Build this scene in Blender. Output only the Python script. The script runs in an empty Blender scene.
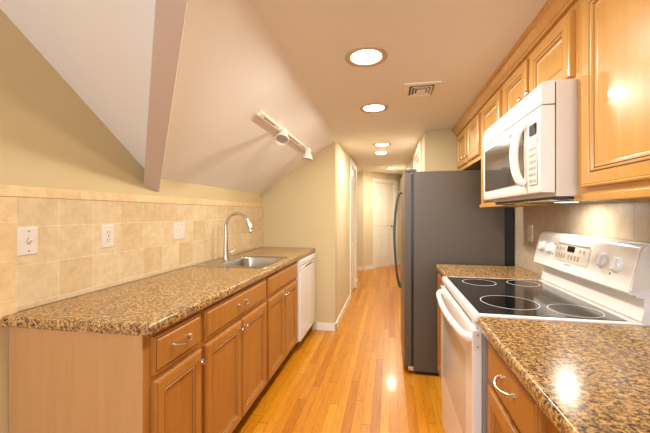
import bpy, bmesh, math, random
from mathutils import Vector, Matrix
random.seed(4)
S = bpy.context.scene
COL = S.collection
PI = math.pi

# ------------------------------------------------------------------ camera, world, light, exposure
YAW = 0.1971
cam_d = bpy.data.cameras.new('camera'); cam = bpy.data.objects.new('camera', cam_d); COL.objects.link(cam)
cam.location = (0, 0, 1.30); cam.rotation_euler = (PI/2, 0, YAW)
cam_d.sensor_width = 36; cam_d.lens = 323/650*36; cam_d.shift_y = -3.2/650; cam_d.clip_start = 0.02
S.camera = cam
S.view_settings.view_transform = 'Standard'; S.view_settings.look = 'None'
S.view_settings.gamma = 1; S.view_settings.use_curve_mapping = False
S.view_settings.exposure = 0.30
world = bpy.data.worlds.new('world'); S.world = world; world.use_nodes = True
world.node_tree.nodes['Background'].inputs[0].default_value = (.75, .85, 1, 1)
world.node_tree.nodes['Background'].inputs[1].default_value = 1.0

def area(name, loc, rot, sx, sy, power, col, shape='RECTANGLE', spread=PI):
    d = bpy.data.lights.new(name, 'AREA'); d.shape = shape; d.size = sx
    if shape == 'RECTANGLE': d.size_y = sy
    d.energy = power; d.color = col; d.spread = spread
    o = bpy.data.objects.new(name, d); COL.objects.link(o); o.location = loc; o.rotation_euler = rot
    return o
# daylight through the windows of the end of the kitchen behind the viewer
DAY = area('window_daylight', (-.15, -2.27, 1.45), (PI/2, 0, 0), 1.9, 1.1, 70, (.76, .87, 1))
LAMP = 14.0           # watts of one recessed ceiling lamp
HALL = 14.0
WARM = (1.0, .95, .84)

# ------------------------------------------------------------------ materials
def srgb(r, g, b):
    f = lambda c: (c/255/12.92) if c/255 <= .04045 else ((c/255+.055)/1.055)**2.4
    return (f(r), f(g), f(b), 1)
def mat(name, col, rough=.5, metal=0, coat=0, spec=.5, emit=0, ecol=None):
    m = bpy.data.materials.new(name); m.use_nodes = True
    b = m.node_tree.nodes['Principled BSDF']
    b.inputs['Base Color'].default_value = col
    b.inputs['Roughness'].default_value = rough; b.inputs['Metallic'].default_value = metal
    b.inputs['Coat Weight'].default_value = coat; b.inputs['Coat Roughness'].default_value = .12
    b.inputs['Specular IOR Level'].default_value = spec
    if emit:
        b.inputs['Emission Color'].default_value = ecol or col; b.inputs['Emission Strength'].default_value = emit
    return m
class NT:
    def __init__(s, m): s.t = m.node_tree; s.b = s.t.nodes['Principled BSDF']
    def n(s, typ, **kw):
        x = s.t.nodes.new(typ)
        for k, v in kw.items():
            if k in ('operation', 'blend_type', 'data_type', 'feature', 'offset', 'offset_frequency', 'wave_type', 'squash', 'bands_direction', 'noise_dimensions'): setattr(x, k, v)
            else: x.inputs[k].default_value = v
        return x
    def l(s, a, b): s.t.links.new(a, b)
    def coords(s, scale=(1, 1, 1), rot=(0, 0, 0), loc=(0, 0, 0)):
        g = s.n('ShaderNodeNewGeometry'); mp = s.n('ShaderNodeMapping')
        mp.inputs['Scale'].default_value = scale; mp.inputs['Rotation'].default_value = rot; mp.inputs['Location'].default_value = loc
        s.l(g.outputs['Position'], mp.inputs['Vector']); return mp.outputs[0]
    def swiz(s, a, b, oa=0, ob=0):
        g = s.n('ShaderNodeNewGeometry'); sp = s.n('ShaderNodeSeparateXYZ'); cb = s.n('ShaderNodeCombineXYZ')
        s.l(g.outputs['Position'], sp.inputs[0])
        for i, (ax, off) in enumerate(((a, oa), (b, ob))):
            m_ = s.n('ShaderNodeMath', operation='ADD'); m_.inputs[1].default_value = off
            s.l(sp.outputs[ax], m_.inputs[0]); s.l(m_.outputs[0], cb.inputs[i])
        return cb.outputs[0]
    def ramp(s, fac, stops):
        r = s.n('ShaderNodeValToRGB'); e = r.color_ramp.elements
        while len(e) < len(stops): e.new(.5)
        for k, (p, c) in zip(e, stops): k.position = p; k.color = c
        s.l(fac, r.inputs[0]); return r.outputs[0]
    def mix(s, a, b, fac, mode='MIX'):
        x = s.n('ShaderNodeMix', data_type='RGBA', blend_type=mode)
        for sock, v in ((x.inputs[0], fac), (x.inputs[6], a), (x.inputs[7], b)):
            if hasattr(v, 'is_linked'): s.l(v, sock)
            else: sock.default_value = v
        return x.outputs[2]
    def bump(s, h, strength=.2, dist=.002):
        b = s.n('ShaderNodeBump', Strength=strength, Distance=dist); s.l(h, b.inputs['Height']); s.l(b.outputs[0], s.b.inputs['Normal'])

def paint(name, col, rough=.75, bump=.08):
    m = mat(name, col, rough, spec=.3); t = NT(m)
    n1 = t.n('ShaderNodeTexNoise', Scale=140, Detail=3); t.l(t.coords(), n1.inputs['Vector']); t.bump(n1.outputs[0], bump, .001)
    n2 = t.n('ShaderNodeTexNoise', Scale=2.0, Detail=2); t.l(t.coords(), n2.inputs['Vector'])
    c2 = tuple(c*.96 for c in col[:3])+(1,)
    t.l(t.mix(col, c2, n2.outputs[0]), t.b.inputs['Base Color']); return m
def wood(name, c1, c2, rough=.38, coat=.25, axis=2, fine=1):
    m = mat(name, c1, rough, coat=coat); t = NT(m)
    sc = [38*fine, 38*fine, 38*fine]; sc[axis] = 2.2
    n1 = t.n('ShaderNodeTexNoise', Scale=1, Detail=5, Roughness=.6, Distortion=.4); t.l(t.coords(sc), n1.inputs['Vector'])
    n2 = t.n('ShaderNodeTexNoise', Scale=3.2, Detail=2); t.l(t.coords(), n2.inputs['Vector'])
    base = t.ramp(n1.outputs[0], [(.3, c2), (.7, c1)])
    dark = tuple(c*.86 for c in c1[:3])+(1,)
    f = t.ramp(n2.outputs[0], [(.4, (0, 0, 0, 1)), (.75, (.5, .5, .5, 1))])
    t.l(t.mix(base, dark, f), t.b.inputs['Base Color']); t.bump(n1.outputs[0], .05, .0006); return m
def tiles(name, ax, oa, ob, w, h, c1, c2, cm, rough=.4):
    m = mat(name, c1, rough, spec=.4); t = NT(m)
    br = t.n('ShaderNodeTexBrick', offset=0.0, Scale=1.0)
    br.inputs['Brick Width'].default_value = w; br.inputs['Row Height'].default_value = h
    br.inputs['Mortar Size'].default_value = .0018; br.inputs['Mortar Smooth'].default_value = .4
    br.inputs['Color1'].default_value = c1; br.inputs['Color2'].default_value = c2; br.inputs['Mortar'].default_value = cm
    t.l(t.swiz(ax, 2, oa, ob), br.inputs['Vector'])
    n1 = t.n('ShaderNodeTexNoise', Scale=22, Detail=6, Roughness=.65); t.l(t.coords(), n1.inputs['Vector'])
    f = t.ramp(n1.outputs[0], [(.35, (.90, .87, .80, 1)), (.65, (1.06, 1.06, 1.06, 1))])
    t.l(t.mix(br.outputs[0], f, 1.0, 'MULTIPLY'), t.b.inputs['Base Color'])
    inv = t.n('ShaderNodeMath', operation='SUBTRACT'); inv.inputs[0].default_value = 1; t.l(br.outputs['Fac'], inv.inputs[1])
    t.bump(inv.outputs[0], .5, .002); return m
def granite(name):
    m = mat(name, srgb(170, 130, 80), .2, spec=.45); t = NT(m)
    v = t.coords((1, 1.0, 1))
    n1 = t.n('ShaderNodeTexNoise', Scale=84, Detail=9, Roughness=.82, Distortion=.35); t.l(v, n1.inputs['Vector'])
    n2 = t.n('ShaderNodeTexNoise', Scale=150, Detail=5, Roughness=.75); t.l(v, n2.inputs['Vector'])
    n3 = t.n('ShaderNodeTexNoise', Scale=1, Detail=6, Roughness=.7, Distortion=.8); t.l(t.coords((26, 12, 20), (0, 0, .5)), n3.inputs['Vector'])
    base = t.ramp(n1.outputs[0], [(.39, srgb(36, 27, 25)), (.45, srgb(92, 70, 52)), (.50, srgb(168, 130, 82)), (.56, srgb(216, 172, 108)), (.70, srgb(216, 184, 136))])
    gr = t.ramp(n3.outputs[0], [(.48, (0, 0, 0, 1)), (.62, (.65, .65, .65, 1))])
    base2 = t.mix(base, t.mix(base, srgb(92, 76, 66), .48), gr)
    sp = t.ramp(n2.outputs[0], [(.575, (0, 0, 0, 1)), (.62, (1, 1, 1, 1))])
    b3 = t.mix(base2, srgb(38, 30, 30), sp)
    sp2 = t.ramp(n2.outputs[0], [(.27, (.8, .8, .8, 1)), (.33, (0, 0, 0, 1))])
    t.l(t.mix(b3, srgb(222, 200, 168), sp2), t.b.inputs['Base Color']); return m
def floor_mat():
    m = mat('oak_floor', srgb(205, 130, 50), .34, coat=.12, spec=.5); t = NT(m)
    # every strip row gets its own lengthwise shift
    g = t.n('ShaderNodeNewGeometry'); sp = t.n('ShaderNodeSeparateXYZ'); t.l(g.outputs['Position'], sp.inputs[0])
    def M(op, a, b=None):
        x = t.n('ShaderNodeMath', operation=op)
        for i, q in enumerate((a, b)):
            if q is None: continue
            if hasattr(q, 'is_linked'): t.l(q, x.inputs[i])
            else: x.inputs[i].default_value = q
        return x.outputs[0]
    W = .057
    row = M('FLOOR', M('DIVIDE', sp.outputs[0], W))
    wn = t.n('ShaderNodeTexWhiteNoise', noise_dimensions='1D'); t.l(row, wn.inputs['W'])
    ys = M('ADD', sp.outputs[1], M('MULTIPLY', wn.outputs[0], 3.1))
    seg = M('FLOOR', M('DIVIDE', ys, 1.05))
    wn2 = t.n('ShaderNodeTexWhiteNoise', noise_dimensions='2D')
    cb = t.n('ShaderNodeCombineXYZ'); t.l(row, cb.inputs[0]); t.l(seg, cb.inputs[1]); t.l(cb.outputs[0], wn2.inputs['Vector'])
    pl = t.ramp(wn2.outputs[0], [(0, srgb(178, 104, 8)), (.25, srgb(196, 124, 14)), (.75, srgb(206, 134, 20)), (1, srgb(216, 150, 38))])
    fx = M('FRACT', M('DIVIDE', sp.outputs[0], W)); fy = M('FRACT', M('DIVIDE', ys, 1.05))
    gap = M('MAXIMUM', M('LESS_THAN', fx, .025), M('LESS_THAN', fy, .003))
    off = t.n('ShaderNodeVectorMath', operation='ADD'); t.l(t.coords((26, 2.0, 1)), off.inputs[0])
    cb2 = t.n('ShaderNodeCombineXYZ'); t.l(M('MULTIPLY', wn2.outputs[0], 40), cb2.inputs[1]); t.l(M('MULTIPLY', wn2.outputs[0], 9), cb2.inputs[2]); t.l(cb2.outputs[0], off.inputs[1])
    gn = t.n('ShaderNodeTexNoise', Scale=2.4, Detail=6, Roughness=.65, Distortion=1.6); t.l(off.outputs[0], gn.inputs['Vector'])
    gc = t.ramp(gn.outputs[0], [(.36, (.74, .60, .46, 1)), (.50, (1, 1, 1, 1)), (.75, (1.05, 1.05, 1.0, 1))])
    c = t.mix(pl, gc, .85, 'MULTIPLY')
    c = t.mix(c, srgb(96, 50, 16), gap)
    t.l(c, t.b.inputs['Base Color']); return m

M_ceil = paint('ceiling_paint', srgb(234, 228, 218), .6)
M_slope = paint('slope_paint', srgb(238, 234, 228), .7)
M_wall = paint('wall_paint', srgb(210, 190, 146), .7)
M_hall = paint('hall_paint', srgb(222, 206, 172), .7)
M_beam = paint('beam_paint', srgb(212, 198, 188), .6)
M_trim = mat('white_trim', srgb(240, 234, 222), .4)
M_door = mat('white_door_paint', srgb(240, 232, 216), .4)
M_floor = floor_mat()
M_gran = granite('speckled_laminate')
M_cab = wood('maple_base', srgb(180, 122, 54), srgb(164, 104, 40))
M_up = wood('maple_upper', srgb(216, 162, 84), srgb(204, 150, 72), .30, .35)
M_end = wood('maple_end_panel', srgb(200, 154, 102), srgb(190, 142, 92), .45, .1)
M_glaze = mat('brown_glaze', srgb(88, 46, 16), .5)
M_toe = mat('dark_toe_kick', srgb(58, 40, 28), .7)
M_inside = mat('cabinet_inside', srgb(170, 120, 70), .6)
M_tileL = tiles('beige_tile', 1, -1.002, .2-.053+.0, .165, .155, srgb(220, 200, 164), srgb(208, 182, 142), srgb(230, 216, 190))
M_tileLb = tiles('beige_border_tile', 1, -1.108+.33, -1.365+3.1, .165*1, .31, srgb(232, 206, 162), srgb(224, 194, 148), srgb(236, 216, 182))
M_tileLe = tiles('beige_edge_tile', 1, 5, -1.117+1.5, 9, .15, srgb(230, 202, 158), srgb(220, 188, 140), srgb(236, 216, 182))
M_tileR = tiles('grey_beige_tile', 1, .97, -1.345+1.53, .153, .153, srgb(200, 184, 164), srgb(188, 170, 148), srgb(166, 150, 132))
M_white = mat('white_enamel', srgb(236, 232, 228), .22, coat=.3)
M_whitep = mat('white_plastic', srgb(222, 212, 200), .38)
M_ivory = mat('ivory_plastic', srgb(232, 222, 200), .4)
M_nick = mat('satin_nickel', srgb(200, 190, 176), .25, metal=1)
M_chrome = mat('chrome', srgb(205, 200, 195), .14, metal=1)
M_steel = mat('brushed_steel', srgb(190, 182, 170), .28, metal=1)
M_fside = mat('fridge_side_grey', srgb(90, 79, 66), .42, spec=.45)
M_fdoor = mat('fridge_door_steel', srgb(128, 116, 106), .3, metal=.9)
M_glass = mat('black_ceramic_glass', srgb(26, 26, 28), .07, coat=.5)
M_burn = mat('burner_zone', srgb(12, 10, 10), .06, coat=.5)
M_ring = mat('burner_ring', srgb(205, 200, 195), .3)
M_black = mat('black_plastic', srgb(16, 15, 15), .35)
M_dkgrey = mat('dark_grey_metal', srgb(70, 66, 62), .45)
M_mwin = mat('microwave_window', srgb(60, 54, 48), .05, coat=.8)
M_ovwin = mat('oven_window', srgb(206, 200, 194), .16, coat=.15)
M_btn = mat('pale_button', srgb(184, 164, 146), .5)
M_pan = mat('panel_white', srgb(224, 216, 204), .35)
M_grey = mat('light_grey', srgb(170, 164, 158), .4)
M_disp = mat('display', srgb(26, 24, 20), .1)
M_slot = mat('dark_slot', srgb(40, 30, 22), .6)
M_emit = mat('lamp_diffuser', (1, 1, 1, 1), .5, emit=7, ecol=(1, .90, .74, 1))
M_ringt = mat('tan_trim_ring', srgb(196, 168, 140), .5)
M_puck = mat('puck_diffuser', (1, 1, 1, 1), .5, emit=2, ecol=(1, .9, .75, 1))
# speckles in the ceramic cooktop
_t = NT(M_glass); _n = _t.n('ShaderNodeTexNoise', Scale=420, Detail=1); _t.l(_t.coords(), _n.inputs['Vector'])
_t.l(_t.ramp(_n.outputs[0], [(.60, srgb(24, 24, 27)), (.72, srgb(110, 110, 116))]), _t.b.inputs['Base Color'])
M_pane = bpy.data.materials.new('window_glass'); M_pane.use_nodes = True
_nt = M_pane.node_tree; _nt.nodes.clear()
_o = _nt.nodes.new('ShaderNodeOutputMaterial'); _mx = _nt.nodes.new('ShaderNodeMixShader'); _tr = _nt.nodes.new('ShaderNodeBsdfTransparent'); _gl = _nt.nodes.new('ShaderNodeBsdfGlossy')
_gl.inputs['Roughness'].default_value = .02; _mx.inputs[0].default_value = .06
_nt.links.new(_tr.outputs[0], _mx.inputs[1]); _nt.links.new(_gl.outputs[0], _mx.inputs[2]); _nt.links.new(_mx.outputs[0], _o.inputs[0])

# ------------------------------------------------------------------ mesh helpers
ORG = {}
class MB:
    def __init__(s): s.bm = bmesh.new(); s.mi = 0
    def _f(s, vs):
        try: f = s.bm.faces.new(vs); f.material_index = s.mi; f.smooth = True; return f
        except ValueError: return None
    def box(s, x0, x1, y0, y1, z0, z1, b=0, seg=2):
        t = bmesh.new(); bmesh.ops.create_cube(t, size=1)
        for v in t.verts: v.co = Vector(((x0+x1)/2+v.co.x*(x1-x0), (y0+y1)/2+v.co.y*(y1-y0), (z0+z1)/2+v.co.z*(z1-z0)))
        if b: bmesh.ops.bevel(t, geom=t.edges[:], offset=b, segments=seg, affect='EDGES', profile=.5)
        s.merge(t); return s
    def merge(s, t, M=None):
        mp = {}
        for v in t.verts: mp[v] = s.bm.verts.new(M @ v.co if M else v.co)
        for f in t.faces: s._f([mp[v] for v in f.verts])
        t.free(); return s
    def loft(s, loops, cap0=True, cap1=True, closed=True):
        L = [[s.bm.verts.new(p) for p in lp] for lp in loops]
        n = len(L[0])
        for a, b in zip(L, L[1:]):
            for i in range(n if closed else n-1):
                j = (i+1) % n; s._f([a[i], a[j], b[j], b[i]])
        if cap0: s._f(L[0])
        if cap1: s._f(L[-1])
        return s
    def prism(s, pts, z0, z1):
        return s.loft([[(x, y, z0) for x, y in pts], [(x, y, z1) for x, y in pts]])
    def slab(s, pts, d):
        d = Vector(d); return s.loft([[Vector(p) for p in pts], [Vector(p)+d for p in pts]])
    def tube(s, pts, r, seg=12, cap=True, flat=1):
        pts = [Vector(p) for p in pts]; n = len(pts); r = r if isinstance(r, (list, tuple)) else [r]*n
        up = None; loops = []
        for i, p in enumerate(pts):
            d = (pts[min(i+1, n-1)]-pts[max(i-1, 0)]).normalized()
            if up is None:
                up = Vector((0, 0, 1)) if abs(d.z) < .9 else Vector((0, 1, 0))
            u = (up-d*up.dot(d)).normalized(); up = u; w = d.cross(u)
            loops.append([p+(u*math.cos(a)*flat+w*math.sin(a))*r[i] for a in (2*PI*k/seg for k in range(seg))])
        return s.loft(loops, cap, cap)
    def lathe(s, prof, o, d=(0, 0, 1), seg=24, cap0=True, cap1=True):
        d = Vector(d).normalized(); u = Vector((1, 0, 0)) if abs(d.x) < .9 else Vector((0, 1, 0)); u = (u-d*u.dot(d)).normalized(); w = d.cross(u); o = Vector(o)
        return s.loft([[o+d*h+(u*math.cos(a)+w*math.sin(a))*max(r, 1e-4) for a in (2*PI*k/seg for k in range(seg))] for r, h in prof], cap0, cap1)
    def panel(s, nx, xf, y0, y1, z0, z1, prof, back=True, glaze=()):
        "concentric rectangles in a plane of constant x: prof = (inset, height off the plane)"
        lp = [[(xf+nx*h, y, z) for y, z in ((y0+i, z0+i), (y1-i, z0+i), (y1-i, z1-i), (y0+i, z1-i))] for i, h in prof]
        k0 = len(s.bm.faces); s.loft(lp, back, True)
        if glaze:
            s.bm.faces.ensure_lookup_table()
            for g in glaze:
                for q in range(4): s.bm.faces[k0+g*4+q].material_index = 1
        return s
    def build(s, name, mats, parent=None, ang=35, loc=None):
        bmesh.ops.recalc_face_normals(s.bm, faces=s.bm.faces[:])
        o0 = ORG.get(parent.name, Vector((0, 0, 0))) if parent else (Vector(loc) if loc is not None else Vector((0, 0, 0)))
        if o0.length: bmesh.ops.translate(s.bm, verts=s.bm.verts[:], vec=-o0)
        me = bpy.data.meshes.new(name); s.bm.to_mesh(me); s.bm.free()
        for m in (mats if isinstance(mats, (list, tuple)) else [mats]): me.materials.append(m)
        me.set_sharp_from_angle(angle=math.radians(ang))
        o = bpy.data.objects.new(name, me); COL.objects.link(o)
        wn = o.modifiers.new('weighted_normals', 'WEIGHTED_NORMAL'); wn.keep_sharp = True
        if parent: o.parent = parent; ORG[o.name] = o0
        elif loc is not None: o.location = loc; ORG[o.name] = o0
        return o
def tag(o, label, cat, group=None):
    o['label'] = label; o['category'] = cat
    if group: o['group'] = group
    return o
def thing(name, loc, label, cat, group=None):
    o = bpy.data.objects.new(name, None); o.empty_display_size = .05; COL.objects.link(o); o.location = loc; ORG[o.name] = Vector(loc)
    return tag(o, label, cat, group)
def struct(o): o['kind'] = 'structure'; return o
def rrect(x0, x1, y0, y1, r, n=5):
    r = r if isinstance(r, (list, tuple)) else [r]*4; out = []
    for (cx, cy, a0), q in zip(((x0, y0, PI), (x1, y0, 1.5*PI), (x1, y1, 0), (x0, y1, PI/2)), r):
        q = max(q, 1e-4)
        ox = cx+q if cx == x0 else cx-q; oy = cy+q if cy == y0 else cy-q
        for k in range(n+1):
            a = a0+PI/2*k/n; out.append((ox+q*math.cos(a), oy+q*math.sin(a)))
    return out
def at_z(pts, z): return [(x, y, z) for x, y in pts]
def bez(pts, n=24):
    "smooth curve through the points (Catmull-Rom)"
    P = [Vector(p) for p in pts]; P = [2*P[0]-P[1]]+P+[2*P[-1]-P[-2]]; out = []
    for i in range(1, len(P)-2):
        a, b, c, d = P[i-1:i+3]
        for k in range(n):
            t = k/n; out.append(.5*((2*b)+(c-a)*t+(2*a-5*b+4*c-d)*t*t+(3*b-a-3*c+d)*t**3))
    return out+[P[-2]]

WL, WR, XH = -1.437, .945, -.587    # left wall, right wall, hallway's left wall
YE, YF = 3.52, 3.40                 # end wall on the left, wall behind the refrigerator
ZC = 2.13
# ------------------------------------------------------------------ structure
struct(MB().box(-2.7, 1.6, -2.35, 9.2, -.08, 0).build('floor', M_floor))
struct(MB().box(WL-.1, WL, -2.3, YE+.1, 0, 2.2).build('wall_left', M_wall))
struct(MB().box(WR, WR+.1, -2.3, YF+.1, 0, 2.2).build('wall_right', M_wall))
b = MB(); b.box(WL, -1.1, -2.3, -2.2, 0, 2.2); b.box(.8, WR, -2.3, -2.2, 0, 2.2); b.box(-1.1, .8, -2.3, -2.2, 0, .9); b.box(-1.1, .8, -2.3, -2.2, 2.0, 2.2)
struct(b.build('wall_back', M_wall))
struct(MB().box(WL, XH, YE, YE+.1, 0, 2.2).build('wall_end', M_wall))
struct(MB().box(.352, WR+.1, YF, YF+.1, 0, 2.2).build('wall_behind_refrigerator', M_wall)).name = 'wall_front'
b = MB(); b.box(XH-.1, XH, YE+.1, 4.90, 0, 2.4); b.box(XH-.1, XH, 5.62, 6.0, 0, 2.4); b.box(XH-.1, XH, 4.90, 5.62, 2.04, 2.4)
b.box(-2.3, XH-.1, 5.9, 6.0, 0, 2.4)
struct(b.build('wall_hall_left', M_hall))
b = MB(); b.box(.352, .452, YF+.1, 3.82, 0, 2.4); b.box(.352, .452, 4.68, 9.0, 0, 2.4); b.box(.352, .452, 3.82, 4.68, 2.04, 2.4)
struct(b.build('wall_hall_right', M_hall))
struct(MB().box(-2.4, -.585, 7.40, 7.5, 0, 2.4).build('wall_hall_end', M_hall))
struct(MB().box(-2.4, -2.3, 5.9, 7.5, 0, 2.4).build('wall_hall_side', M_hall))
struct(MB().box(-1.5, -1.4, 3.62, 5.9, 0, 2.4).build('wall_side_room', M_hall))
# angled wall with the six panel door at the end of the hall
dA = Vector((-.335, 7.70, 0)); dv = Vector((.636, .771, 0)).normalized(); dn = Vector((dv.y, -dv.x, 0))
RA = Matrix(((dv.x, -dn.x, 0, dA.x), (dv.y, -dn.y, 0, dA.y), (0, 0, 1, 0), (0, 0, 0, 1)))   # local x along the wall, local -y into the hall
def local(mb): mb.bm.transform(RA); return mb
b = MB(); b.box(-.39, 0, 0, .1, 0, 2.4); b.box(.726, 1.2, 0, .1, 0, 2.4); b.box(0, .726, 0, .1, 2.04, 2.4)
struct(local(b).build('wall_hall_angled', M_hall))
# ceilings
H0 = (WL, 1.75, 1.52); H1 = (-.54, .768, ZC); T0 = (WL, .868, ZC)
b = MB(); b.prism([(WL-.1, -2.3), (WR+.1, -2.3), (WR+.1, 3.62), (-.54, 3.62), (-.54, .768), (WL, .868), (WL-.1, .868)], ZC, ZC+.1)
b.slab([(-2.5, 3.62, ZC), (1.5, 3.62, ZC), (1.5, 9.2, ZC+.18), (-2.5, 9.2, ZC+.18)], (0, 0, .1))
struct(b.build('ceiling', M_ceil))
b = MB(); b.slab([H0, (WL, YE, 1.52), (-.54, YE, ZC), H1], (0, 0, .1)); b.slab([(WL, YE, 1.52), (-.54, YE, ZC), (-.54, 3.62, ZC), (WL, 3.62, 1.52)], (0, 0, .1)); b.slab([T0, H0, H1], (0, 0, .1))
struct(b.build('ceiling_slope', M_slope))
# boxed hip beam between the two slopes
D = Vector((.897, -.982, .61)); A = Vector((WL, 1.675, 1.475)); B = Vector((WL, 1.805, 1.432))
b = MB(); E_ = [Vector((WL, 1.69, 1.56)), A, B, Vector((WL, 1.83, 1.53))]
b.loft([[tuple(p) for p in E_], [tuple(p+D*1.0) for p in E_]])
struct(b.build('trim_1', M_beam))
# tiled backsplashes
TZ = 1.408
b = MB(); b.box(WL, WL+.008, 1.002, YE, .915, 1.363); struct(b.build('trim_2', M_tileL))
b = MB(); b.box(WL, WL+.008, .10, 1.0018, .90, 1.363); struct(b.build('trim_3', M_tileLe))
b = MB(); b.box(WL, WL+.010, .10, YE, 1.364, TZ, .003); struct(b.build('trim_4', M_tileLb))
b = MB(); b.box(WR-.006, WR, -.5, 2.70, .88, 1.42); struct(b.build('trim_5', M_tileR))
# baseboards
def baseboard(name, x0, x1, y0, y1, mt=M_trim):
    b = MB(); b.box(x0, x1, y0, y1, 0, .085, .003); return struct(b.build(name, mt))
baseboard('baseboard_end', -.80, XH+.014, YE-.014, YE)
baseboard('baseboard_hall_left', XH, XH+.014, YE-.014, 4.81)
baseboard('baseboard_hall_corner', XH, XH+.014, 5.71, 6.014)
baseboard('baseboard_hall_far', -2.3, -.60, 7.386, 7.40)
b = MB(); b.box(-.37, -.085, -.014, 0, 0, .085, .003); struct(local(b).build('baseboard_hall_angled', M_trim))
b = MB(); b.box(.81, 1.0, -.014, 0, 0, .085, .003); struct(local(b).build('baseboard_hall_door', M_trim))
baseboard('baseboard_left', WL, WL+.014, -2.2, .97)
baseboard('baseboard_hall_right', .338, .352, 4.78, 8.2)
baseboard('baseboard_back', WL+.014, WR, -2.2, -2.186)
# hall doors
def casing(b, y0, y1, x0, x1, zt=2.04, w=.085):
    b.box(x0, x1, y0-w, y0, 0, zt, .004); b.box(x0, x1, y1, y1+w, 0, zt, .004); b.box(x0, x1, y0-w, y1+w, zt, zt+w, .004); return b
def six_panels(b, nx, xf, y0, y1, z0=.02, z1=2.03):
    W = y1-y0; sx = W*.12
    cols = [(y0+sx, y0+W/2-sx*.35), (y0+W/2+sx*.35, y1-sx)]
    for za, zb in ((z0+.22, z0+.78), (z0+.98, z0+1.60), (z0+1.70, z1-.12)):
        for ya, yb in cols:
            b.panel(nx, xf, ya, yb, za, zb, [(0, 0), (.004, .010), (.016, .010), (.034, .001), (.060, .012)], back=False)
    return b
b = casing(MB(), 4.90, 5.62, XH, XH+.02); b.box(XH-.1, XH, 4.90, 4.918, 0, 2.04); b.box(XH-.1, XH, 5.602, 5.62, 0, 2.04); b.box(XH-.1, XH, 4.918, 5.602, 2.02, 2.04)
struct(b.build('trim_6', M_trim))
b = MB(); b.box(XH-.05, XH-.015, 4.918, 5.602, .012, 2.02); six_panels(b, 1, XH-.015, 4.918, 5.602)
d2 = struct(b.build('door_2', M_door))
b = casing(MB(), 3.82, 4.68, .332, .352); b.box(.352, .452, 3.82, 3.838, 0, 2.04); b.box(.352, .452, 4.662, 4.68, 0, 2.04); b.box(.352, .452, 3.838, 4.662, 2.02, 2.04)
struct(b.build('trim_7', M_trim))
b = MB(); b.box(.40, .435, 3.838, 4.662, .012, 2.02); six_panels(b, -1, .40, 3.838, 4.662)
d3 = struct(b.build('door_3', M_door))
MB().lathe([(.026, 0), (.026, .006), (.011, .012), (.011, .03), (.026, .045), (.028, .06), (.016, .07)], (.40, 4.58, .98), (-1, 0, 0)).build('door_knob', M_nick, d3)
b = MB(); b.box(-.085, 0, -.02, 0, 0, 2.04, .004); b.box(.726, .811, -.02, 0, 0, 2.04, .004); b.box(-.085, .811, -.02, 0, 2.04, 2.125, .004)
b.box(0, .016, 0, .1, 0, 2.04); b.box(.71, .726, 0, .1, 0, 2.04); b.box(.016, .71, 0, .1, 2.024, 2.04)
struct(local(b).build('trim_8', M_trim))
b = MB(); b.box(.018, .708, .03, .065, .012, 2.022)
t_ = MB(); six_panels(t_, 1, 0, .018, .708)
t_.bm.transform(Matrix(((0, 1, 0, 0), (-1, 0, 0, .030), (0, 0, 1, 0), (0, 0, 0, 1))))
b.merge(t_.bm)
d1 = struct(local(b).build('door_1', M_door))
b = MB(); b.lathe([(.026, 0), (.026, .006), (.011, .012), (.011, .03), (.026, .045), (.028, .06), (.016, .07)], (.64, .03, .98), (0, -1, 0)); local(b).build('door_knob', M_nick, d1)
b = MB()
for z in (.25, 1.0, 1.78): b.box(.004, .022, .022, .032, z, z+.09)
local(b).build('hinge', M_nick, d1)
# window behind the viewer
b = MB(); 
for x0, x1, z0, z1 in ((-1.1, -1.06, .9, 2), (.76, .8, .9, 2), (-1.06, .76, .9, .94), (-1.06, .76, 1.96, 2), (-.17, -.13, .94, 1.96)): b.box(x0, x1, -2.27, -2.2, z0, z1)
w1 = struct(b.build('window_1', M_trim))
MB().box(-1.06, .76, -2.238, -2.232, .94, 1.96).build('window_pane', M_pane, w1)

# ------------------------------------------------------------------ cabinets
DPROF = [(0, 0), (0, .015), (.002, .0185), (.006, .020), (.009, .0185), (.011, .020), (.045, .020), (.0465, .0165), (.0500, .0165), (.0515, .0185), (.057, .0175), (.059, .011), (.0625, .011), (.069, .008), (.074, .0065)]
DGL = (7, 11)
WPROF = [(0, 0), (0, .012), (.003, .014), (.008, .0145), (.009, .0132), (.0125, .0132), (.0135, .0155), (.016, .0185), (.020, .020), (.023, .020)]
def cab_door(par, nx, xf, y0, y1, z0, z1, mt, knob=None, kname='knob'):
    b = MB(); b.panel(nx, xf, y0, y1, z0, z1, DPROF, glaze=DGL); d = b.build('door', [mt, M_glaze], par, 20)
    if knob:
        ky, kz = knob
        MB().lathe([(.009, 0), (.009, .002), (.0045, .004), (.0045, .012), (.012, .017), (.0145, .021), (.013, .0255), (.006, .028)], (xf+nx*.020, ky, kz), (nx, 0, 0), 16).build('knob', M_nick, d)
    return d
def pull(par, nx, x, yc, z, w=.106):
    b = MB()
    pts = bez([(x, yc-w/2, z), (x+nx*.012, yc-w/2+.003, z), (x+nx*.024, yc-w/4, z-.004), (x+nx*.028, yc, z-.007), (x+nx*.024, yc+w/4, z-.004), (x+nx*.012, yc+w/2-.003, z), (x, yc+w/2, z)], 6)
    n = len(pts); b.tube(pts, [.0062-.0022*math.sin(PI*i/(n-1)) for i in range(n)], 10)
    for s_ in (-1, 1): b.lathe([(.009, 0), (.009, .003), (.006, .006)], (x, yc+s_*w/2, z), (nx, 0, 0), 12)
    return b.build('pull_handle', M_nick, par)
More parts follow.
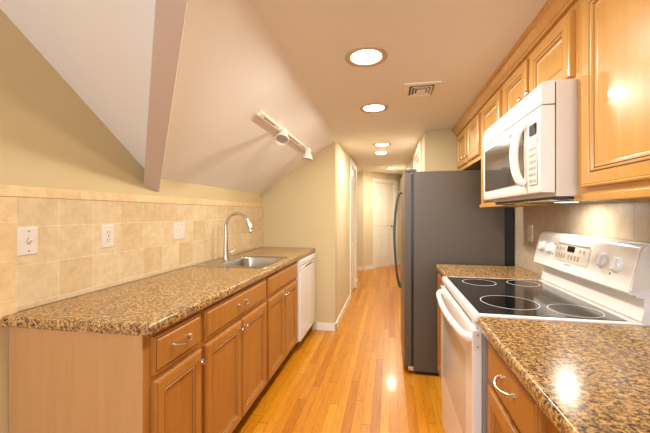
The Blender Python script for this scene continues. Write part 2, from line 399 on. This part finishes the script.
def drawer(par, nx, xf, y0, y1, z0, z1, mt, handle=True):
    d = MB().panel(nx, xf, y0, y1, z0, z1, WPROF, glaze=(4,)).build('drawer_front', [mt, M_glaze], par, 20)
    if handle: pull(d, nx, xf+nx*.02, (y0+y1)/2, (z0+z1)/2+.005)
    return d
def carcass(par, nx, xf, xb, y0, y1, z0, z1, mt, toe=True, name='body', inner=None):
    b = MB()
    xs = sorted((xf, xf-nx*.019)); b.box(xs[0], xs[1], y0, y1, z0+(.1 if toe else 0), z1, .001)
    xs = sorted((xf-nx*.019, xb)); b.box(xs[0], xs[1], y0+.001, y1-.001, z0+(.1 if toe else 0), inner or z1)
    o = b.build(name, mt, par)
    if toe:
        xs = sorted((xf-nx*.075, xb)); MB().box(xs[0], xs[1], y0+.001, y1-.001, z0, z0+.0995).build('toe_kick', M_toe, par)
    return o
XL = -.845      # face frame of the left run
XB = WL+.003
def base_left(y0, y1, doors, dr, handle, label, inner=.872):
    t = thing('base_cabinet', ((XL+XB)/2, (y0+y1)/2, 0), label, 'cabinet', 'base cabinets under the sink counter')
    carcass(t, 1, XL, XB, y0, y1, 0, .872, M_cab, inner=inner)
    drawer(t, 1, XL, dr[0], dr[1], .712, .852, M_cab, handle)
    for d0, d1_, ky in doors: cab_door(t, 1, XL, d0, d1_, .125, .690, M_cab, (ky, .648))
    return t
c1 = base_left(.985, 1.328, [(1.022, 1.314, 1.289)], (1.022, 1.314), True, 'narrow one door wooden base cabinet at the open end of the sink counter')
b = MB(); b.box(XB, XL-.001, .979, .9845, 0, .872); b.build('end_panel', M_end, c1)['label'] = 'plain pale wooden end panel'
c2 = base_left(1.329, 2.118, [(1.350, 1.715, 1.69), (1.727, 2.096, 1.752)], (1.350, 2.096), True, 'wide wooden base cabinet with long handled drawer over two doors')
c3 = base_left(2.119, 2.868, [(2.137, 2.492, 2.467), (2.504, 2.855, 2.529)], (2.137, 2.855), False, 'wooden base cabinet below the sink, with plain false drawer front and two doors', .72)
# refined: the filler between the dishwasher and the wall
struct(MB().box(XL-.05, XL, 3.478, YE-.001, 0, .872).build('trim_9', M_cab))

def counter(name, x0, x1, y0, y1, z0, z1, r, hole=None, skew=0):
    b = MB(); L = []
    for ins, z in ((.012, z0), (.003, z0+.003), (0, z0+.010), (0, z1-.014), (.0015, z1-.008), (.005, z1-.003), (.012, z1)):
        L.append(at_z(rrect(x0+ins, x1-ins, y0+ins, y1-ins, [max(q-ins, .001) for q in r]), z))
    if hole:
        L.append(at_z(rrect(*hole, .03), z1)); L.append(at_z(rrect(*hole, .03), z0)); L.append(L[0])
        b.loft(L, False, False); bmesh.ops.remove_doubles(b.bm, verts=b.bm.verts[:], dist=1e-5)
    else: b.loft(L)
    for v in b.bm.verts:
        if skew and v.co.y < y0+.06: v.co.y -= skew*(x1-v.co.x)/(x1-x0)
    return b.build(name, M_gran, None, 40)
o = counter('countertop', WL+.011, -.811, .968, YE-.001, .873, .915, [.001, .008, .001, .001], (-1.365, -.875, 2.145, 2.69), .024)
tag(o, 'long brown speckled countertop holding the sink', 'countertop')

# ------------------------------------------------------------------ sink and faucet
t = thing('kitchen_sink', (-1.10, 2.42, .915), 'single bowl stainless steel sink set into the counter', 'sink')
ro = (-1.395, -.848, 2.118, 2.715)
bo = (-1.255, -.885, 2.165, 2.668)
b = MB(); L = []
for ins, z in ((0, .9155), (.002, .9185), (.008, .9205), (.014, .9195)): L.append(at_z(rrect(ro[0]+ins, ro[1]-ins, ro[2]+ins, ro[3]-ins, .035-ins*.5), z))
for ins, z, r in ((0, .9190, .07), (.004, .916, .07), (.009, .905, .068), (.018, .78, .065), (.03, .752, .06), (.06, .742, .05), (.12, .740, .03)):
    L.append(at_z(rrect(bo[0]+ins, bo[1]-ins, bo[2]+ins, bo[3]-ins, r), z))
b.loft(L, False, True); b.build('basin', M_steel, t, 50)
MB().lathe([(.045, 0), (.045, .003), (.032, .004), (.028, -.002)], (-1.07, 2.42, .741)).build('drain', M_chrome, t)
FX, FY = -1.322, 2.451
t = thing('kitchen_faucet', (FX, FY, .920), 'tall gooseneck pull-down faucet in chrome standing behind the sink', 'faucet')
MB().lathe([(.027, 0), (.027, .004), (.0225, .010), (.0205, .05), (.0185, .10), (.0150, .19), (.0125, .235)], (FX, FY, .9205)).build('body', M_chrome, t)
pts = [(FX, FY, 1.15), (FX, FY, 1.19)]+[(FX+.098-.098*math.cos(a), FY, 1.20+.098*math.sin(a)) for a in [PI*k/20 for k in range(0, 19)]]
b = MB(); b.tube(pts, .0125, 16); b.build('spout', M_chrome, t)
e = Vector(pts[-1]); dd = (Vector(pts[-1])-Vector(pts[-2])).normalized()
MB().lathe([(.013, -.002), (.0155, .004), (.0165, .02), (.0150, .022), (.0150, .026), (.0175, .030), (.0200, .060), (.0195, .085), (.0165, .092)], e, dd, 20).build('spray_head', M_chrome, t)
b = MB(); b.lathe([(.013, 0), (.0160, .006), (.0165, .024), (.012, .030)], (FX+.012, FY+.003, .975), (1, .25, 0), 16)
b.tube([(FX+.036, FY+.010, .978), (FX+.052, FY+.013, .990), (FX+.066, FY+.016, 1.004)], [.007, .0055, .005], 10); b.build('lever', M_chrome, t)

# ------------------------------------------------------------------ dishwasher
t = thing('dishwasher', (-1.1, 3.175, 0), 'white dishwasher under the far end of the sink counter', 'dishwasher')
dy0, dy1 = 2.874, 3.472
MB().box(-1.40, -.835, dy0+.002, dy1-.002, .1, .868).build('tub', M_whitep, t)
MB().box(-1.38, -.90, dy0+.01, dy1-.01, 0, .099).build('toe_kick', M_black, t)
b = MB(); b.box(-.8345, -.803, dy0, dy1, .115, .765, .006, 3); b.build('door', M_white, t)
b = MB(); pr = [(-.8345, .768), (-.803, .768), (-.800, .775), (-.800, .800), (-.806, .806), (-.806, .812), (-.798, .818), (-.798, .860), (-.803, .866), (-.8345, .866)]
b.loft([[(x, y, z) for x, z in pr] for y in (dy0, dy1)]); cp = b.build('control_panel', M_white, t)
MB().box(-.8010, -.7992, dy0+.17, dy1-.17, .782, .797, .0008).build('handle_recess', M_dkgrey, cp)
MB().box(-.8070, -.8050, dy0+.004, dy1-.004, .8065, .8115).build('vent_gap', M_slot, cp)
MB().box(-.7985, -.797, dy0+.05, dy0+.14, .835, .843).build('badge', M_grey, cp)
MB().lathe([(.006, 0), (.005, .002)], (-.803, dy1-.07, .20), (1, 0, 0), 12).build('screw', M_dkgrey, t)
MB().lathe([(.009, 0), (.008, .002)], (-.803, dy1-.21, .165), (1, 0, 0), 12).build('emblem', M_dkgrey, t)

# ------------------------------------------------------------------ outlets and switches
def plate(name, nx, xf, yc, zc, w, h, label, cat):
    t = thing(name, (xf, yc, zc), label, cat)
    MB().panel(nx, xf, yc-w/2, yc+w/2, zc-h/2, zc+h/2, [(0, 0), (0, .003), (.004, .006), (.006, .0065)]).build('cover_plate', M_whitep, t)
    return t
def toggle(t, nx, xf, yc, zc):
    x = xf+nx*.0064
    tg = MB().box(*sorted((x, x+nx*.0008)), yc-.006, yc+.006, zc-.013, zc+.013).build('toggle_slot', M_btn, t)
    b = MB(); b.loft([[(x, yc-.0045, zc-.009), (x, yc+.0045, zc-.009), (x, yc+.0045, zc+.006), (x, yc-.0045, zc+.006)], [(x+nx*.014, yc-.0035, zc+.004), (x+nx*.014, yc+.0035, zc+.004), (x+nx*.012, yc+.0035, zc+.012), (x+nx*.012, yc-.0035, zc+.012)]])
    b.build('toggle', M_whitep, t)
def screws(t, nx, xf, spots):
    for y, z in spots: MB().lathe([(.003, 0), (.003, .0008)], (xf+nx*.0064, y, z), (nx, 0, 0), 10).build('screw', M_nick, t)
def sockets(t, nx, xf, yc, zc):
    x = xf+nx*.0064
    for dz in (-.0195, .0195):
        s_ = MB().loft([[(x, yc+.0165*math.cos(a)*.95, zc+dz+.0145*max(-.85, min(.85, math.sin(a)))) for a in (2*PI*k/20 for k in range(20))], [(x+nx*.0016, yc+.016*math.cos(a)*.95, zc+dz+.014*max(-.85, min(.85, math.sin(a)))) for a in (2*PI*k/20 for k in range(20))]]).build('receptacle', M_whitep, t)
        b = MB(); x2 = x+nx*.0016
        b.box(*sorted((x2, x2+nx*.0004)), yc-.0075, yc-.005, zc+dz-.002, zc+dz+.007); b.box(*sorted((x2, x2+nx*.0004)), yc+.005, yc+.0075, zc+dz-.002, zc+dz+.006)
        b.lathe([(.0025, 0), (.0025, .0004)], (x2, yc, zc+dz-.007), (nx, 0, 0), 10); b.build('slot', M_slot, s_)
XP = WL+.008
t = plate('light_switch', 1, XP, 1.041, 1.188, .075, .112, 'white single toggle switch plate on the beige tile, nearest the open end of the counter', 'light switch')
toggle(t, 1, XP, 1.041, 1.188); screws(t, 1, XP, [(1.041, 1.148), (1.041, 1.228)])
t = plate('wall_outlet', 1, XP, 1.417, 1.182, .078, .118, 'white double socket outlet on the beige tile left of the faucet, beside the toggle switch', 'outlet')
sockets(t, 1, XP, 1.417, 1.182); screws(t, 1, XP, [(1.417, 1.182)])
t = plate('double_switch_plate', 1, XP, 1.992, 1.180, .122, .118, 'square white two gang plate on the beige tile, closest to the faucet', 'light switch')
for y_ in (1.968, 2.016):
    MB().box(XP+.0064, XP+.0085, y_-.0165, y_+.0165, 1.147, 1.213, .001).build('paddle', M_whitep, t)
screws(t, 1, XP, [(1.968, 1.140), (2.016, 1.140), (1.968, 1.220), (2.016, 1.220)])
t = plate('hall_light_switch', 1, XH, 3.95, 1.128, .072, .115, 'white switch plate on the hallway wall beyond the dishwasher', 'light switch')
toggle(t, 1, XH, 3.95, 1.128); screws(t, 1, XH, [(3.95, 1.088), (3.95, 1.168)])
t = plate('backsplash_outlet', -1, WR-.006, 2.42, 1.165, .075, .118, 'white outlet on the backsplash behind the range, in the far corner', 'outlet')
sockets(t, -1, WR-.006, 2.42, 1.165); screws(t, -1, WR-.006, [(2.42, 1.165)])

# ------------------------------------------------------------------ refrigerator
t = thing('refrigerator', (.5, 3.03, 0), 'tall grey refrigerator with stainless doors beside the hallway', 'refrigerator')
fy0, fy1 = 2.69, 3.375
MB().box(.190, .865, fy0, fy1, .03, 1.636, .004).build('case', M_fside, t)
MB().box(.866, .930, fy0+.015, fy1-.015, .05, 1.60).build('gap_shade_panel', M_black, t)  # black sheet added behind the case, stands in for shade in the wall gap
MB().box(.200, .80, fy0+.02, fy1-.02, 0, .029).build('base_grille', M_black, t)
MB().box(.172, .1895, fy0+.006, fy1-.006, .07, 1.62).build('door_gasket', M_black, t)
ym = 3.03
for y0, y1, hy in ((fy0, ym-.002, ym-.05), (ym+.002, fy1, ym+.05)):
    b = MB(); L = []
    ww = y1-y0
    for k in range(13):
        f_ = k/12; y = y0+ww*f_; L.append([(.171, y, .065), (.171, y, 1.63), (.108+.012*abs(2*f_-1)**4, y, 1.63), (.108+.012*abs(2*f_-1)**4, y, .065)])
    b.loft(L); bmesh.ops.recalc_face_normals(b.bm, faces=b.bm.faces[:])
    for f in b.bm.faces:
        f.normal_update(); f.material_index = 0 if f.normal.x < -.6 else 1
    d = b.build('refrigerator_door', [M_fdoor, M_fside], t, 30)
    pts = bez([(.106, hy, 1.49), (.085, hy, 1.475), (.060, hy, 1.36), (.043, hy, 1.10), (.060, hy, .80), (.085, hy, .655), (.106, hy, .64)], 6)
    b = MB(); b.tube(pts, .0105, 12); b.build('handle', M_dkgrey, d)
for y0 in (fy0+.01, fy1-.07): MB().box(.125, .215, y0, y0+.06, 1.637, 1.657, .004).build('hinge_cover', M_fside, t)
MB().box(.1745, .1895, fy0+.002, fy0+.0055, .10, 1.6).build('door_edge_strip', M_black, t)
MB().box(.150, .19, fy0+.006, fy0+.05, .03, .064).build('lower_hinge', M_nick, t)

# ------------------------------------------------------------------ right run: base cabinets, counters
XRf = .357
def base_right(xf, y0, y1, drs, drw, label, grp='base cabinets on the range side'):
    t = thing('base_cabinet', ((xf+WR)/2, (y0+y1)/2, 0), label, 'cabinet', grp)
    carcass(t, -1, xf, WR-.007, y0, y1, 0, .872, M_cab)
    drawer(t, -1, xf, drw[0], drw[1], .712, .862, M_cab)
    for a_, b_, ky in drs: cab_door(t, -1, xf, a_, b_, .125, .694, M_cab, (ky, .65))
    return t
base_right(XRf, .795, 1.300, [(.835, 1.232, .865)], (.835, 1.232), 'wooden base cabinet with curved drawer pull directly beside the near side of the range')
base_right(XRf, .05, .794, [(.08, .41, .38), (.42, .760, .44)], (.08, .760), 'wooden base cabinet under the near end of the range side counter, farthest from the range')
base_right(.372, 2.088, 2.565, [(2.11, 2.545, 2.14)], (2.11, 2.545), 'small wooden base cabinet squeezed between range and refrigerator')
tag(counter('countertop', .320, WR-.007, -.2, 1.300, .873, .915, [.02, .001, .001, .020]), 'brown speckled countertop in the near right foreground, beside the range', 'countertop')
tag(counter('countertop', .345, WR-.007, 2.084, 2.58, .873, .915, [.002, .001, .001, .012]), 'short brown speckled countertop between range and refrigerator', 'countertop')

# ------------------------------------------------------------------ range
ry0, ry1 = 1.312, 2.078
t = thing('electric_range', (.62, 1.695, 0), 'white freestanding electric range with black glass cooktop', 'stove')
MB().box(.345, .925, ry0+.002, ry1-.002, .03, .884).build('body', M_grey, t)
MB().box(.37, .90, ry0+.02, ry1-.02, 0, .029).build('kick_base', M_black, t)
b = MB(); L = []
for ins, z in ((.004, .885), (0, .889), (0, .905), (.003, .913), (.010, .9165), (.020, .9165), (.024, .9150)):
    L.append(at_z(rrect(.313+ins, .872, ry0+ins, ry1-ins, [max(.014-ins, .002), .001, .001, max(.014-ins, .002)]), z))
b.loft(L); b.build('cooktop_frame', M_white, t)
ct = MB().box(.338, .832, ry0+.025, ry1-.025, .9152, .9172, .0006, 1).build('glass_cooktop', M_glass, t)
for cx, cy, r in ((.487, 1.925, .083), (.505, 1.520, .110), (.716, 1.945, .076), (.715, 1.440, .088)):
    bn = MB().lathe([(r, 0), (r, .0004)], (cx, cy, .9172), seg=48).build('burner', [M_burn], ct)
    b = MB(); b.loft([[(cx+q*math.cos(a), cy+q*math.sin(a), z) for a in (2*PI*k/48 for k in range(48))] for q, z in ((r-.0005, .9172), (r-.0005, .9179), (r+.0030, .9179), (r+.0030, .9172))], False, False)
    b.build('burner_ring', M_ring, bn)
# front: vent strip, oven door, drawer
b = MB(); b.box(.322, .3445, ry0+.004, ry1-.004, .8605, .879, .003); vs = b.build('front_vent', M_white, t)
b = MB()
for k in range(24):
    y = ry0+.075+k*.0262
    b.box(.3212, .3222, y, y+.012, .864, .875)
b.build('vent_slots', M_dkgrey, vs)
od = MB().box(.308, .3445, ry0, ry1, .245, .858, .006, 3).build('oven_door', M_white, t)
MB().panel(-1, .3085, ry0+.105, ry1-.105, .36, .735, [(0, 0), (.004, .002), (.010, .002)]).build('door_window', M_ovwin, od)
hp = bez([(.312, ry0+.022, .822), (.296, ry0+.030, .820), (.282, ry0+.10, .816), (.270, 1.695, .812), (.282, ry1-.10, .816), (.296, ry1-.030, .820), (.312, ry1-.022, .822)], 8)
b = MB(); b.tube(hp, .0145, 14, flat=1.3); b.build('door_handle', M_white, od)
MB().box(.312, .339, ry0-.0015, ry0, .782, .852).build('hinge_plate', M_whitep, od)
for z in (.795, .838): MB().lathe([(.003, 0), (.003, .001)], (.328, ry0-.0015, z), (0, -1, 0), 10).build('screw', M_dkgrey, od)
MB().box(.312, .3445, ry0+.001, ry1-.001, .035, .238, .008, 3).build('storage_drawer', M_white, t)
# backguard
b = MB(); pr = [(.873, .887), (.873, .912), (.862, .9175), (.858, .925), (.866, .955), (.868, 1.002), (.846, 1.006), (.838, 1.013), (.826, 1.014), (.819, 1.022), (.823, 1.045), (.850, 1.168), (.858, 1.184), (.876, 1.195), (.905, 1.195), (.925, 1.184), (.932, 1.150), (.932, .887)]
b.loft([[(x, y, z) for x, z in pr] for y in (ry0+.004, ry1-.004)])
L0 = b
bg = b.build('backguard', M_white, t, 40)
b = MB(); b.loft([[(x+.0, y, z) for x, z in ((.832, 1.022), (.824, 1.028), (.826, 1.045), (.853, 1.168), (.861, 1.182), (.878, 1.192), (.925, 1.182), (.930, 1.06))] for y in (ry0-.004, ry0+.0035)]); b.build('end_cap', M_whitep, bg)
b = MB(); b.loft([[(x+.0, y, z) for x, z in ((.832, 1.022), (.824, 1.028), (.826, 1.045), (.853, 1.168), (.861, 1.182), (.878, 1.192), (.925, 1.182), (.930, 1.06))] for y in (ry1-.0035, ry1+.004)]); b.build('end_cap', M_whitep, bg)
s0 = Vector((.823, 0, 1.045)); s1 = Vector((.850, 0, 1.168)); sd = (s1-s0).normalized(); sn = Vector((-sd.z, 0, sd.x))
def onslant(y, z, off=0):
    k = (z-1.045)/(.123); p = s0+(s1-s0)*k+sn*off; return Vector((p.x, y, p.z))
def slant_box(name, mt, par, y0, y1, z0, z1, h, o0=.0):
    b = MB(); b.loft([[onslant(y, z, q) for y, z in ((y0, z0), (y1, z0), (y1, z1), (y0, z1))] for q in (o0, o0+h)]); return b.build(name, mt, par)
for y_, z_ in ((2.005, 1.118), (1.918, 1.115), (1.487, 1.113), (1.402, 1.108)):
    b = MB(); o_ = onslant(y_, z_)
    b.lathe([(.030, 0), (.030, .003), (.0265, .005), (.0255, .011), (.023, .014)], o_, sn, 28)
    q = o_+sn*.013; pr_ = [q+sd*(.019*a_)+Vector((0, 1, 0))*(.0055*c_) for a_, c_ in ((-1, -1), (-1, 1), (1, 1), (1, -1))]
    b.loft([pr_, [p+sn*.009 for p in pr_]]); b.build('control_knob', M_white, bg)
cpn = slant_box('control_panel', M_pan, bg, 1.575, 1.860, 1.070, 1.148, .0015)
slant_box('display', M_disp, cpn, 1.690, 1.752, 1.117, 1.143, .0008, .0015)
for k in range(4): 
    for q in (0, 1): slant_box('button', M_btn, cpn, 1.832-k*.024, 1.846-k*.024, 1.081+q*.0, 1.104, .0008, .0015) if q == 0 else None
for k in range(4): slant_box('button', M_btn, cpn, 1.720-k*.026, 1.735-k*.026, 1.080, 1.103, .0008, .0015)
for y_ in (1.835, 1.805, 1.775, 1.640, 1.610): slant_box('button', M_btn, cpn, y_, y_+.013, 1.120, 1.134, .0008, .0015)
slant_box('trim_bar', M_grey, bg, 1.585, 1.84, 1.149, 1.154, .003)
slant_box('badge', M_grey, bg, 1.70, 1.755, 1.053, 1.059, .001)
for y_, z_ in ((1.873, 1.138), (1.878, 1.085), (1.425, 1.066)):
    slant_box('indicator_light', M_slot, bg, y_, y_+.006, z_, z_+.007, .001)

# ------------------------------------------------------------------ upper cabinets
XU = .658; ZT = 2.062
def upper(y0, y1, z0, doors, label, knobs=True):
    t = thing('wall_cabinet', ((XU+WR)/2, (y0+y1)/2, z0), label, 'cabinet', 'wooden upper cabinets')
    b = MB(); b.box(XU, XU+.019, y0, y1, z0, ZT, .001); b.box(XU+.019, WR-.001, y0+.0005, y0+.016, z0, ZT); b.box(XU+.019, WR-.001, y1-.016, y1-.0005, z0, ZT)
    b.box(XU+.019, WR-.001, y0+.016, y1-.016, z0+.022, z0+.034); b.box(XU+.019, WR-.001, y0+.016, y1-.016, ZT-.012, ZT); b.box(WR-.012, WR-.001, y0+.016, y1-.016, z0+.034, ZT-.012)
    b.build('body', M_up, t)
    if z0 < 1.5: MB().box(XU-.012, XU-.0005, y0+.001, y1-.001, z0-.003, z0+.020, .003).build('light_rail', M_up, t)
    for a_, b_, zb, zt_, k in doors: cab_door(t, -1, XU, a_, b_, zb, zt_, M_up, k)
    return t
upper(.40, 1.308, 1.345, [(.43, .835, 1.387, 2.035, (.80, 1.43)), (.845, 1.252, 1.387, 2.035, (.872, 1.43))], 'large wooden wall cabinet nearest the viewer, just right of the microwave')
upper(1.309, 2.046, 1.775, [(1.322, 1.665, 1.797, 2.035, (1.640, 1.852)), (1.700, 2.028, 1.797, 2.035, (1.727, 1.852))], 'short two door wooden wall cabinet directly above the microwave')
upper(2.047, 2.545, 1.345, [(2.095, 2.460, 1.387, 2.035, (2.12, 1.43))], 'tall single door wooden wall cabinet between microwave and refrigerator')
upper(2.546, YF-.002, 1.70, [(2.56, 2.900, 1.735, 2.035, (2.872, 1.775)), (2.950, 3.320, 1.735, 2.035, (2.978, 1.775))], 'short wooden wall cabinet over the refrigerator')
b = MB(); pr = [(XU+.005, ZT+.001), (XU-.014, ZT+.001), (XU-.016, ZT+.010), (XU-.022, ZT+.014), (XU-.026, ZT+.028), (XU-.040, ZT+.046), (XU-.052, ZT+.050), (XU-.054, ZT+.0675), (XU+.02, ZT+.0675), (XU+.02, ZT+.001)]
b.loft([[(x, y, z) for x, z in pr] for y in (.48, YF-.001)])
tag(b.build('crown_molding', M_up, None, 20), 'wooden crown molding running along the top of the wall cabinets', 'molding')
# ------------------------------------------------------------------ microwave
t = thing('microwave', (.75, 1.68, 1.36), 'white over-the-range microwave hung beneath the wall cabinet', 'microwave')
my0, my1 = 1.314, 2.042
MB().box(.594, WR-.008, my0, my1, 1.362, 1.785, .002).build('body', M_whitep, t)
b = MB(); b.loft([[(x, y, z) for x, z in ((.589, 1.700), (.545, 1.700), (.543, 1.706), (.546, 1.774), (.551, 1.782), (.589, 1.785))] for y in (my0, my1)]); vg = b.build('vent_grille', M_white, t)
MB().box(.5892, .5938, my0+.003, my1-.003, 1.385, 1.775).build('door_gasket', M_dkgrey, t)
MB().lathe([(.013, 0), (.013, .002), (.010, .003)], (.5465, 1.705, 1.733), (-1, 0, .1), 20).build('emblem', M_grey, vg)
prof = ((.589, 1.376), (.549, 1.377), (.545, 1.382), (.5425, 1.40), (.5405, 1.54), (.543, 1.690), (.546, 1.695), (.589, 1.695))
b = MB(); b.loft([[(x, y, z) for x, z in prof] for y in (1.432, my1)]); dr = b.build('door', M_white, t)
b = MB(); b.box(.5375, .541, 1.462, 2.000, 1.425, 1.655, .0008, 1); b.build('door_window', M_mwin, dr)
b = MB(); b.tube(bez([(.541, 1.448, 1.655), (.522, 1.449, 1.648), (.508, 1.456, 1.605), (.503, 1.460, 1.540), (.508, 1.456, 1.475), (.522, 1.449, 1.430), (.541, 1.448, 1.423)], 8), .0135, 12, flat=1.2); b.build('handle', M_white, dr)
b = MB(); b.loft([[(x, y, z) for x, z in prof] for y in (my0, 1.430)]); cpn = b.build('control_panel', M_white, t)
MB().box(.5385, .541, 1.345, 1.403, 1.600, 1.642).build('display', M_disp, cpn)
b = MB(); b.box(.5375, .540, 1.337, 1.410, 1.41, 1.588); kp = b.build('keypad', M_pan, cpn)
for r_ in range(6):
    for c_ in range(3):
        b = MB(); b.box(.5365, .5374, 1.343+c_*.022, 1.343+c_*.022+.015, 1.418+r_*.0245, 1.418+r_*.0245+.011); b.build('button', M_grey, kp)
MB().box(.60, WR-.03, my0+.02, my1-.02, 1.352, 1.3615).build('underside_filter', M_dkgrey, t)
MB().box(.5925, .66, my0+.05, my1-.05, 1.347, 1.3515).build('vent_louver', M_nick, t)

MB().box(.775, .845, 1.665, 1.735, 1.3500, 1.3525).build('cooktop_lamp_lens', M_puck, t)
l = area('cooktop_lamp', (.81-.75, 1.70-1.68, 1.347-1.36), (0, 0, 0), .06, .06, 1.5, (1, .91, .78)); l.parent = t

# ------------------------------------------------------------------ recessed lights
def dup(root, loc, label=None, group=None):
    r = root.copy(); COL.objects.link(r); r.location = loc
    if label: r['label'] = label
    if group: r['group'] = group
    for ch in list(root.children):
        c = ch.copy(); COL.objects.link(c); c.parent = r
        for g in list(ch.children):
            d = g.copy(); COL.objects.link(d); d.parent = c
    return r
def ceil_z(y): return ZC if y < 3.62 else ZC+(y-3.62)/5.58*.18
t0 = thing('recessed_light', (-.122, 1.725, ZC), 'round recessed ceiling light nearest the viewer, left of the air vent', 'ceiling light', 'recessed ceiling lights')
MB().lathe([(.112, 0), (.110, -.005), (.100, -.008), (.088, -.005), (.082, -.002)], (-.122, 1.725, ZC), cap0=False, cap1=False, seg=40).build('trim_ring', M_ringt, t0)
MB().lathe([(.083, -.0015), (.070, -.0035), (.001, -.004)], (-.122, 1.725, ZC), cap0=False, seg=40).build('diffuser', M_emit, t0)
def lamp(par, power, spread=PI):
    l = area('ceiling_lamp', (0, 0, -.013), (0, 0, 0), .17, .17, power, WARM, 'DISK', spread); l.parent = par
t1 = dup(t0, (-.12, 2.572, ZC), 'round recessed ceiling light between the air vent and the hallway entrance, second from the viewer')
t2 = dup(t0, (-.09, 4.02, ceil_z(4.02)-.001), 'round recessed ceiling light at the start of the hallway ceiling')
t3 = dup(t0, (.035, 6.85, ceil_z(6.85)-.001), 'round recessed ceiling light at the far end of the hallway, near the white panel door')
t5 = dup(t0, (-.122, .88, ZC), 'round recessed ceiling light level with the upper end of the boxed beam')
for q, p in ((t5, LAMP*.46), (t0, LAMP*1.03), (t1, LAMP*1.05), (t2, HALL), (t3, HALL*1.6)): lamp(q, p)
zz = ceil_z(4.58)
t4 = thing('flush_light', (-.115, 4.58, zz), 'small flush mounted light on the hallway ceiling, just beyond the third recessed light', 'ceiling light')
MB().lathe([(.085, 0), (.085, -.010), (.078, -.014)], (-.115, 4.58, zz), cap0=False, seg=32).build('base_ring', M_whitep, t4)
MB().lathe([(.077, -.0135), (.068, -.026), (.040, -.034), (.001, -.036)], (-.115, 4.58, zz), cap0=False, seg=32).build('diffuser', M_emit, t4)

# ------------------------------------------------------------------ ceiling air vent
t = thing('air_vent', (.207, 2.252, ZC), 'square white ceiling air vent with stepped louvres', 'air vent')
vx0, vx1, vy0, vy1 = .092, .322, 2.125, 2.380
def sq(ins, z): return [(vx0+ins, vy0+ins, z), (vx1-ins, vy0+ins, z), (vx1-ins, vy1-ins, z), (vx0+ins, vy1-ins, z)]
MB().loft([sq(0, ZC), sq(.003, ZC-.008), sq(.036, ZC-.008), sq(.038, ZC-.001)], False, False).build('frame', M_ivory, t)
MB().loft([sq(.030, ZC-.0005), sq(.031, ZC-.001)], True, True).build('duct', M_black, t)
for i_, (a_, c_) in enumerate(((.046, .058), (.066, .078))):
    MB().loft([sq(a_, ZC-.014), sq(a_+.001, ZC-.016), sq(c_, ZC-.004), sq(c_-.002, ZC-.003)], False, False).build('louver', M_ivory, t)
MB().loft([sq(.086, ZC-.014), sq(.088, ZC-.016), sq(.1, ZC-.016)], True, True).build('centre_plate', M_ivory, t)

# ------------------------------------------------------------------ track light on the slope
k_ = (ZC-1.52)/(-.54-WL); sl = math.atan(k_)
nrm = Vector((math.sin(sl), 0, -math.cos(sl)))            # out of the slope, into the room
upv = Vector((math.cos(sl), 0, math.sin(sl)))             # up the slope
def on(x, y, off=0, up=0): return Vector((x, y, 1.52+k_*(x-WL)))+nrm*off+upv*up
t = thing('track_light', on(-.815, 2.55), 'white two head spotlight track on the sloped ceiling', 'track light')
def tbox(name, mt, y0, y1, w, o0, h, par, xc=-.815):
    b = MB(); L = []
    for off, ins in ((o0, 0), (o0+h*.85, 0), (o0+h, .003)):
        L.append([on(xc, y0+ins, off, -w/2+ins), on(xc, y1-ins, off, -w/2+ins), on(xc, y1-ins, off, w/2-ins), on(xc, y0+ins, off, w/2-ins)])
    b.loft(L); return b.build(name, mt, par)
tr = tbox('track', M_ivory, 1.93, 3.22, .036, .0005, .020, t)
tbox('connector', M_whitep, 2.30, 2.42, .042, .0008, .022, t)
for y0, y1 in ((1.99, 2.19), (2.52, 2.80), (2.90, 3.05)): tbox('track_slot', M_dkgrey, y0, y1, .006, .0206, .0006, tr)
for y_, aim in ((2.30, (.05, -.60, -.80)), (3.04, (-.05, -.10, -1.0))):
    base = on(-.815, y_, .021); piv = base+nrm*.045
    b = MB(); b.tube([base, piv], [.011, .009], 10); b.tube([base-nrm*.001, base+nrm*.012], .020, 14); hd = b.build('mounting_stem', M_whitep, t)
    aimv = Vector(aim).normalized(); o_ = piv-aimv*.045
    b = MB(); b.lathe([(.012, 0), (.024, .004), (.031, .02), (.031, .050), (.038, .066), (.054, .104), (.055, .112), (.048, .112), (.040, .094)], o_, aimv, 28, True, False); b.build('lamp_head', M_whitep, t)
    MB().lathe([(.040, .0), (.032, .003), (.015, .005)], o_+aimv*.094, aimv, 24).build('bulb', M_grey, t)
